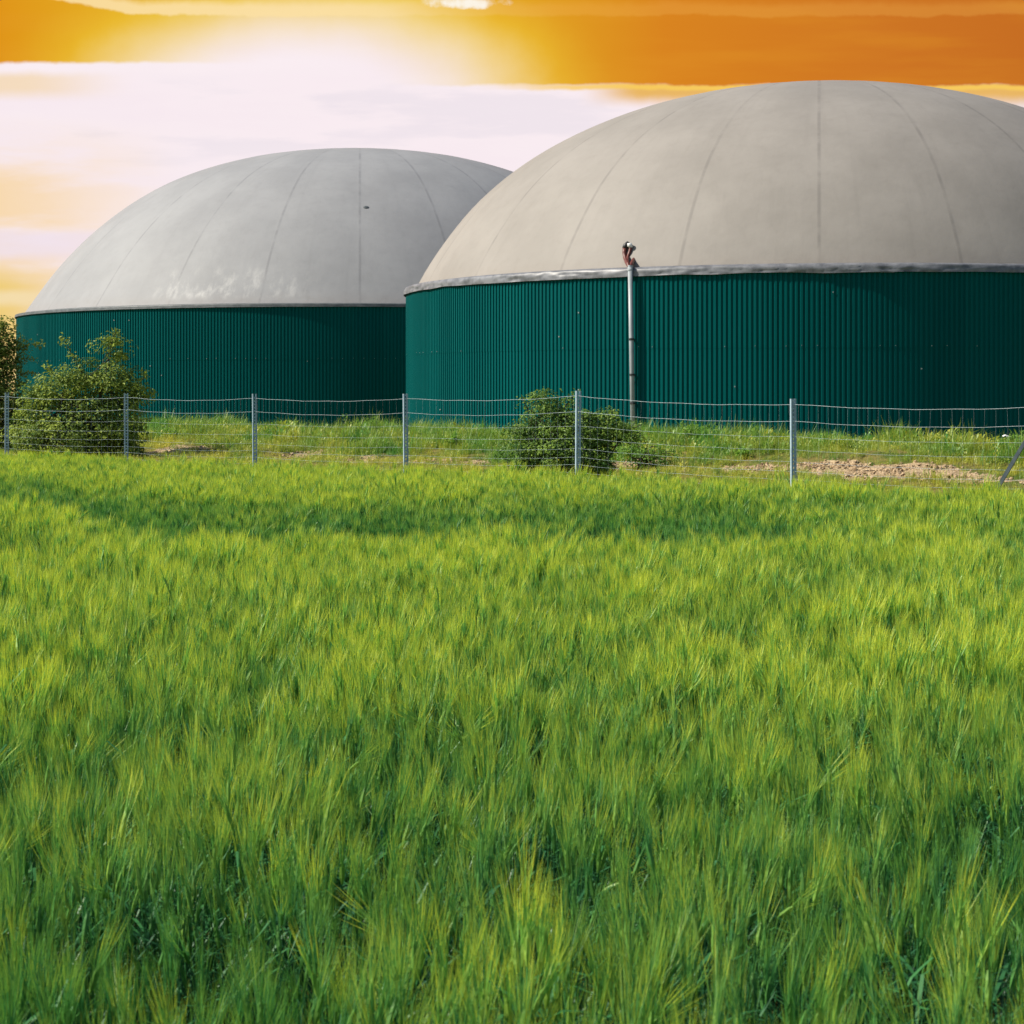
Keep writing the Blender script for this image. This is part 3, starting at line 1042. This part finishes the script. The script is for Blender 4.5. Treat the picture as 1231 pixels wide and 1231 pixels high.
# ------------------------------------------------------------------ scattering (stuff)
def scatter(name, pts, rots, scl, pid, tint, sources, label, cat):
    me = bpy.data.meshes.new(name)
    me.from_pydata(pts.tolist(), [], [])
    for nm, ty, key, dat in (('rot', 'FLOAT_VECTOR', 'vector', rots), ('scl', 'FLOAT', 'value', scl), ('pid', 'INT', 'value', pid), ('tint', 'FLOAT', 'value', tint)):
        a = me.attributes.new(nm, ty, 'POINT')
        a.data.foreach_set(key, np.asarray(dat, np.int32 if ty == 'INT' else np.float32).reshape(-1))
    o = bpy.data.objects.new(name, me)
    COL.objects.link(o)
    tag(o, label, cat, None, "stuff")
    coll = bpy.data.collections.new(name + "_kinds")
    for s_ in sources:
        coll.objects.link(s_)
    ng = bpy.data.node_groups.new(name, 'GeometryNodeTree')
    ng.interface.new_socket('Geometry', in_out='INPUT', socket_type='NodeSocketGeometry')
    ng.interface.new_socket('Geometry', in_out='OUTPUT', socket_type='NodeSocketGeometry')
    N = NT(ng)
    gi, go = N.new('NodeGroupInput'), N.new('NodeGroupOutput')
    ci = N.new('GeometryNodeCollectionInfo')
    ci.inputs['Collection'].default_value = coll
    ci.inputs['Separate Children'].default_value = True
    ci.inputs['Reset Children'].default_value = True
    ip = N.new('GeometryNodeInstanceOnPoints')
    def attr(nm, ty):
        n = N.new('GeometryNodeInputNamedAttribute', data_type=ty)
        n.inputs['Name'].default_value = nm
        return n.outputs['Attribute']
    N.put(ip.inputs['Points'], gi.outputs[0])
    N.put(ip.inputs['Instance'], ci.outputs[0])
    ip.inputs['Pick Instance'].default_value = True
    N.put(ip.inputs['Instance Index'], attr('pid', 'INT'))
    N.put(ip.inputs['Rotation'], attr('rot', 'FLOAT_VECTOR'))
    N.put(ip.inputs['Scale'], attr('scl', 'FLOAT'))
    N.put(go.inputs[0], ip.outputs[0])
    md = o.modifiers.new("scatter", 'NODES')
    md.node_group = ng
    return o


def tilt_euler(tx, ty, yaw):
    """euler XYZ of: yaw first, then lean by tx, ty (radians, lean towards +x by tx and +y by ty)"""
    n = len(tx)
    ang = np.hypot(tx, ty) + 1e-9
    ax = np.stack([-ty / ang, tx / ang, np.zeros(n)], 1)
    c, s_ = np.cos(ang), np.sin(ang)
    K = np.zeros((n, 3, 3))
    K[:, 0, 1], K[:, 0, 2] = -ax[:, 2], ax[:, 1]
    K[:, 1, 0], K[:, 1, 2] = ax[:, 2], -ax[:, 0]
    K[:, 2, 0], K[:, 2, 1] = -ax[:, 1], ax[:, 0]
    T = np.eye(3)[None] + s_[:, None, None] * K + (1 - c)[:, None, None] * (K @ K)
    Y = np.zeros((n, 3, 3))
    Y[:, 0, 0], Y[:, 0, 1], Y[:, 1, 0], Y[:, 1, 1], Y[:, 2, 2] = np.cos(yaw), -np.sin(yaw), np.sin(yaw), np.cos(yaw), 1
    Rm = T @ Y
    b = -np.arcsin(np.clip(Rm[:, 2, 0], -1, 1))
    a = np.arctan2(Rm[:, 2, 1], Rm[:, 2, 2])
    c = np.arctan2(Rm[:, 1, 0], Rm[:, 0, 0])
    return np.stack([a, b, c], 1)


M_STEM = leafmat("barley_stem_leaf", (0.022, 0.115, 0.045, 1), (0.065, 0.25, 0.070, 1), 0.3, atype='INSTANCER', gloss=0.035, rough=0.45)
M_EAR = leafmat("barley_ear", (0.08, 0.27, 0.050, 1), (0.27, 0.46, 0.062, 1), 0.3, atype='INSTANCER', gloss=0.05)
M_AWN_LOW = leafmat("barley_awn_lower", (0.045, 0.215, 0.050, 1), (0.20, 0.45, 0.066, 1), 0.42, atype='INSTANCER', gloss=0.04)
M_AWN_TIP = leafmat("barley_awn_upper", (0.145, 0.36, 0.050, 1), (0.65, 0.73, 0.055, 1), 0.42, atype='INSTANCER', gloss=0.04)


def ribbon(mb, pts, wid, side, mi):
    vs = []
    for p, w in zip(pts, wid):
        vs += [p - side * w * 0.5, p + side * w * 0.5]
    mb.add(vs, [(2 * i, 2 * i + 1, 2 * i + 3, 2 * i + 2) for i in range(len(pts) - 1)], mi)


def barley(mb, r, ox, oy, nawn, aw, nleaf, leafw, simple):
    h = 0.66 * r.uniform(0.93, 1.07)
    az = r.uniform(0, 2 * math.pi)
    lean = abs(r.normal(0, 0.10)) + (0.5 if r.random() < 0.04 else 0)
    out = Vector((math.cos(az), math.sin(az), 0))
    b = Vector((ox, oy, -0.02))
    n1 = b + out * lean * 0.10 + Vector((0, 0, h * 0.6))
    n2 = b + out * lean * 0.42 + Vector((0, 0, h))
    mb.tube([b, n1, n2], [0.0022 if not simple else 0.004, 0.002 if not simple else 0.0035, 0.0014 if not simple else 0.003], 3, cap=False, mi=0)
    ax = ((n2 - n1).normalized() + out * lean * 0.8).normalized()
    el = r.uniform(0.055, 0.08)
    top = n2 + ax * el
    ew = 0.0062 if not simple else 0.0066
    mb.tube([n2, n2 + ax * el * 0.3, n2 + ax * el * 0.75, top], [0.002, ew, ew * 0.85, 0.0015], 4 if simple else 5, cap=False, mi=1)
    sx = ax.cross(Vector((0.3, 0.9, 0.2))).normalized()
    sy = ax.cross(sx)
    for k in range(nawn):
        t = (k + 0.5) / nawn
        a = r.uniform(0, 2 * math.pi)
        d = sx * math.cos(a) + sy * math.sin(a)
        spread = r.uniform(0.08, 0.34) * (1.15 - 0.5 * t)
        dv = (ax + d * spread).normalized()
        ln = r.uniform(0.10, 0.155) * (1 - 0.15 * t)
        p0 = n2 + ax * el * (0.1 + 0.9 * t) + d * 0.003
        p1 = p0 + dv * ln * 0.5
        p2 = p0 + (dv + ax * 0.12 + Vector((0, 0, -0.03))).normalized() * ln
        side = dv.cross(Vector(r.normal(size=3))).normalized()
        ribbon(mb, [p0, p1], [aw, aw * 0.8], side, 2)
        ribbon(mb, [p1, p2], [aw * 0.8, aw * 0.15], side, 3)
    for k in range(nleaf):
        a = r.uniform(0, 2 * math.pi)
        d = Vector((math.cos(a), math.sin(a), 0))
        z0 = h * r.uniform(0.45, 0.92)
        p = b.lerp(n2, z0 / h)
        L = r.uniform(0.14, 0.24)
        side = Vector((-d.y, d.x, 0))
        up = r.uniform(0.5, 1.0)
        pts, wd = [], []
        for t in np.linspace(0, 1, 4 if simple else 6):
            drop = t * t * r.uniform(0.3, 0.9)
            pts.append(p + d * L * t * (1 - 0.25 * up) + Vector((0, 0, L * (up * t - drop))))
            wd.append(leafw * (0.6 + 1.2 * t * (1 - t) * 1.6) * (1 - t) ** 0.5 + 0.0006)
        ribbon(mb, pts, wd, side, 0)


def kinds(prefix, count, fn, mats):
    res = []
    for k in range(count):
        mb = MB()
        fn(mb, np.random.default_rng(100 + k * 7 + len(prefix)))
        me = mb.mesh(prefix, mats)
        res.append(bpy.data.objects.new("%s_%02d" % (prefix, k), me))
    return res


BM = [M_STEM, M_EAR, M_AWN_LOW, M_AWN_TIP]
near_k = kinds("barley_plant", 14, lambda mb, r: barley(mb, r, 0, 0, 20, 0.0015, 3, 0.009, False), BM)


def clumpfn(nplant, spread, nawn, aw, nleaf, lw):
    def f(mb, r):
        for _ in range(nplant):
            barley(mb, r, r.normal(0, spread), r.normal(0, spread), nawn, aw, nleaf, lw, True)
    return f


mid_k = kinds("barley_tuft", 12, clumpfn(2, 0.03, 15, 0.0024, 2, 0.012), BM)
far_k = kinds("barley_clump", 10, clumpfn(4, 0.05, 11, 0.0040, 1, 0.014), BM)


def green_hollow(x, y):
    """a long hollow across the field where the crop stands lower and greener, and a small one at its left"""
    u = x / y
    w = 0.5 * (vnoise(x * 1.3, y * 0.9, 61) - 0.5)
    near = 14.55 + 6.0 * sstep(-u, 0.165, 0.26) - 0.25 * sstep(u, 0.0, 0.2) + w
    t = sstep(y, near - 0.10, near + 0.35) * (1 - sstep(y, near + 3.0, near + 8.0)) * (1 - 0.75 * sstep(u, 0.06, 0.20))
    t2 = sstep(y, 12.9 + w, 13.3 + w) * (1 - sstep(y, 15.2, 17.0)) * sstep(-u, 0.222, 0.240)
    return np.clip(np.maximum(t, t2), 0, 1) * (0.75 + 0.5 * vnoise(x * 1.1, y * 0.8, 69))


def field(y0, y1, dens, srcs, hk):
    n = int(30 * (y1 - y0) * dens)
    r = np.random.default_rng(int(y0 * 10) + 5)
    x = r.uniform(-15, 15, n)
    y = r.uniform(y0, y1, n)
    keep = (np.abs(x) < 0.275 * y + 2.2) & (fd(x, y) < -0.30 + 0.25 * (vnoise(x * 2, y * 2, 62) - 0.5))
    keep &= (np.hypot(x, y) > 0.9)
    gap = vnoise(x * 3.6, y * 3.6, 63)                 # thin spots leave small gaps
    keep &= r.random(n) < 0.40 + 1.3 * gap
    x, y, gap = x[keep], y[keep], gap[keep]
    n = len(x)
    hn = 0.22 * (vnoise(x * 2.0, y * 1.7, 60) - 0.5) + 0.28 * vnoise(x * 1.1, y * 1.1, 64) + 0.95 * vnoise(x * 4.8, y * 4.8, 65) + 0.6 * vnoise(x * 10, y * 10, 66) - 0.915
    hol = green_hollow(x, y)
    ridge = sstep(y, 11.5, 13.6) * (1 - sstep(y, 14.3, 15.0)) * (1 - hol)   # yellower, slightly taller strip in front of the hollow
    sc = hk * (1.0 + 0.27 * hn + r.normal(0, 0.04, n)) * (1 - 0.19 * hol) * (1 + 0.03 * ridge)
    tx = 0.26 * (vnoise(x * 2.3, y * 2.3, 67) - 0.42) + r.normal(0, 0.09, n)
    ty = 0.26 * (vnoise(x * 2.3, y * 2.3, 68) - 0.5) + r.normal(0, 0.09, n)
    near = 1 - sstep(y, 3.0, 9.0)  # same crop tinted darker close by, standing in for shade among the stems
    tint = np.clip(0.50 + 1.45 * hn + r.normal(0, 1.0, n) * (0.08 + 0.06 * near) - 0.78 * hol + 0.22 * ridge - 0.46 * near, 0, 1)  # tint follows height too: shade low between tufts is painted into the colour
    pts = np.stack([x, y, np.zeros(n)], 1)
    print("barley", n)
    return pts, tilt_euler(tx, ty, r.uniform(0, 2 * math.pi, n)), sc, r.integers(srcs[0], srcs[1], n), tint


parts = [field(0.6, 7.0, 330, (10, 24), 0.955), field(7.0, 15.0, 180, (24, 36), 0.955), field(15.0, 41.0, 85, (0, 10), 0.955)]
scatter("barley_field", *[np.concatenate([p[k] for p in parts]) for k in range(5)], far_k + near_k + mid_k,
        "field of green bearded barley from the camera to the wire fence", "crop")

# bank grass
M_GRASS = leafmat("bank_grass_blades", (0.09, 0.29, 0.034, 1), (0.56, 0.53, 0.06, 1), 0.45, atype='INSTANCER', gloss=0.05)


def grass_tuft(nb, hh, w, spread):
    def f(mb, r):
        for _ in range(nb):
            a = r.uniform(0, 2 * math.pi)
            b = Vector((r.normal(0, spread), r.normal(0, spread), -0.01))
            d = Vector((math.cos(a), math.sin(a), 0))
            h = hh * r.uniform(0.5, 1.2)
            lean = r.uniform(0.05, 0.8)
            pts = [b, b + d * h * lean * 0.3 + Vector((0, 0, h * 0.6)), b + d * h * lean + Vector((0, 0, h * (1 - 0.35 * lean)))]
            ribbon(mb, pts, [w, w * 0.8, w * 0.1], Vector((-d.y, d.x, 0)), 0)
    return f


def rosette(mb, r):
    """broad-leaved plant among the grass"""
    for _ in range(34):
        a, e = r.uniform(0, 2 * math.pi), r.uniform(0.1, 1.2)
        d = Vector((math.cos(a) * math.cos(e), math.sin(a) * math.cos(e), math.sin(e)))
        p = Vector((d.x, d.y, d.z * 1.3)) * r.uniform(0.02, 0.15)
        L = r.uniform(0.03, 0.06)
        side = Vector((-math.sin(a), math.cos(a), r.normal(0, .3)))
        out = (d + Vector((0, 0, -0.4 * r.random()))).normalized()
        ribbon(mb, [p, p + out * L * 0.5 + Vector((0, 0, .01)), p + out * L], [0.006, L * 0.42, 0.003], side, 0)


gk = kinds("grass_tuft", 8, grass_tuft(22, 0.22, 0.006, 0.05), [M_GRASS]) + kinds("herb", 3, rosette, [M_GRASS])


def bank_grass():
    r = np.random.default_rng(77)
    n = 60000
    s_ = r.uniform(-9, 34, n)
    d = r.uniform(0.05, 13, n) 
    x = F0[0] + FU[0] * s_ + FN[0] * d
    y = F0[1] + FU[1] * s_ + FN[1] * d
    soil = soil_at(x, y)
    keep = (np.abs(x) < 0.275 * y + 2.5) & (r.random(n) < 1.05 - 1.15 * soil) & (r.random(n) < -0.02 + 1.45 * vnoise(s_ * 2.1, d * 2.1, 71))
    x, y, s_, d, soil = [q[keep] for q in (x, y, s_, d, soil)]
    n = len(x)
    patch = vnoise(s_ * 0.7, d * 0.9, 72)
    lush = sstep(d + 4.0 * (patch - 0.5), 3.2, 6.0)     # green and taller up on the crest, dry and short on the face
    sc = (0.42 + 0.55 * lush) * (0.30 + 1.45 * vnoise(s_ * 2.6, d * 2.6, 73)) * r.uniform(0.7, 1.25, n)
    tint = np.clip(0.84 - 0.46 * lush + 0.9 * (vnoise(s_ * 1.6, d * 1.6, 74) - 0.5) + r.normal(0, 0.15, n), 0, 1)
    herb = r.random(n) < 0.55 * sstep(vnoise(s_ * 1.5, d * 1.5, 75), 0.45, 0.7) * (0.4 + 0.6 * lush)
    kd = np.where(herb, r.integers(8, 11, n), r.integers(0, 8, n))      # kinds sort by name: tufts, then herbs
    kd = (kd + 3) % 11
    sc = np.where(herb, sc * 1.35 + 0.15, sc)
    tint = np.where(herb, tint * 0.6, tint)
    pts = np.stack([x, y, ground_z(x, y)], 1)
    scatter("bank_grass", pts, tilt_euler(r.normal(0, .12, n), r.normal(0, .12, n), r.uniform(0, 6.28, n)), sc, kd, tint, gk,
            "yellowish and green rough grass covering the bank between fence and tanks", "grass")
    # dry clods lying on the bare soil
    n = 90000
    s_ = r.uniform(0, 24, n)
    d = r.uniform(0.2, 8, n)
    x = F0[0] + FU[0] * s_ + FN[0] * d
    y = F0[1] + FU[1] * s_ + FN[1] * d
    so = soil_at(x, y)
    keep = r.random(n) < (so - 0.25) * 1.5
    x, y = x[keep], y[keep]
    n = len(x)
    def clod(mb, q):
        k = 7
        vs = [Vector((0, 0, -0.02))]
        for j, (rr, z) in enumerate(((0.035, 0.0), (0.028, 0.022))):
            for i in range(k):
                a = 2 * math.pi * i / k
                f = q.uniform(0.7, 1.25)
                vs.append(Vector((rr * f * math.cos(a), rr * f * math.sin(a), z + q.uniform(-.006, .006))))
        vs.append(Vector((0, 0, 0.034)))
        fs_ = [(1 + i, 1 + (i + 1) % k, 1 + k + (i + 1) % k, 1 + k + i) for i in range(k)]
        fs_ += [(1 + k + i, 1 + k + (i + 1) % k, 1 + 2 * k) for i in range(k)]
        mb.add(vs, fs_)
    ck = kinds("clod", 6, clod, [M_SOIL])
    pts = np.stack([x, y, ground_z(x, y) + 0.0], 1)
    scatter("soil_clods", pts, np.stack([r.normal(0, .4, n), r.normal(0, .4, n), r.uniform(0, 6.28, n)], 1), 0.22 + 1.0 * r.random(n) ** 4, r.integers(0, 6, n), r.random(n), ck,
            "dry crumbled sandy soil on the bare patches of the bank", "soil")


bank_grass()
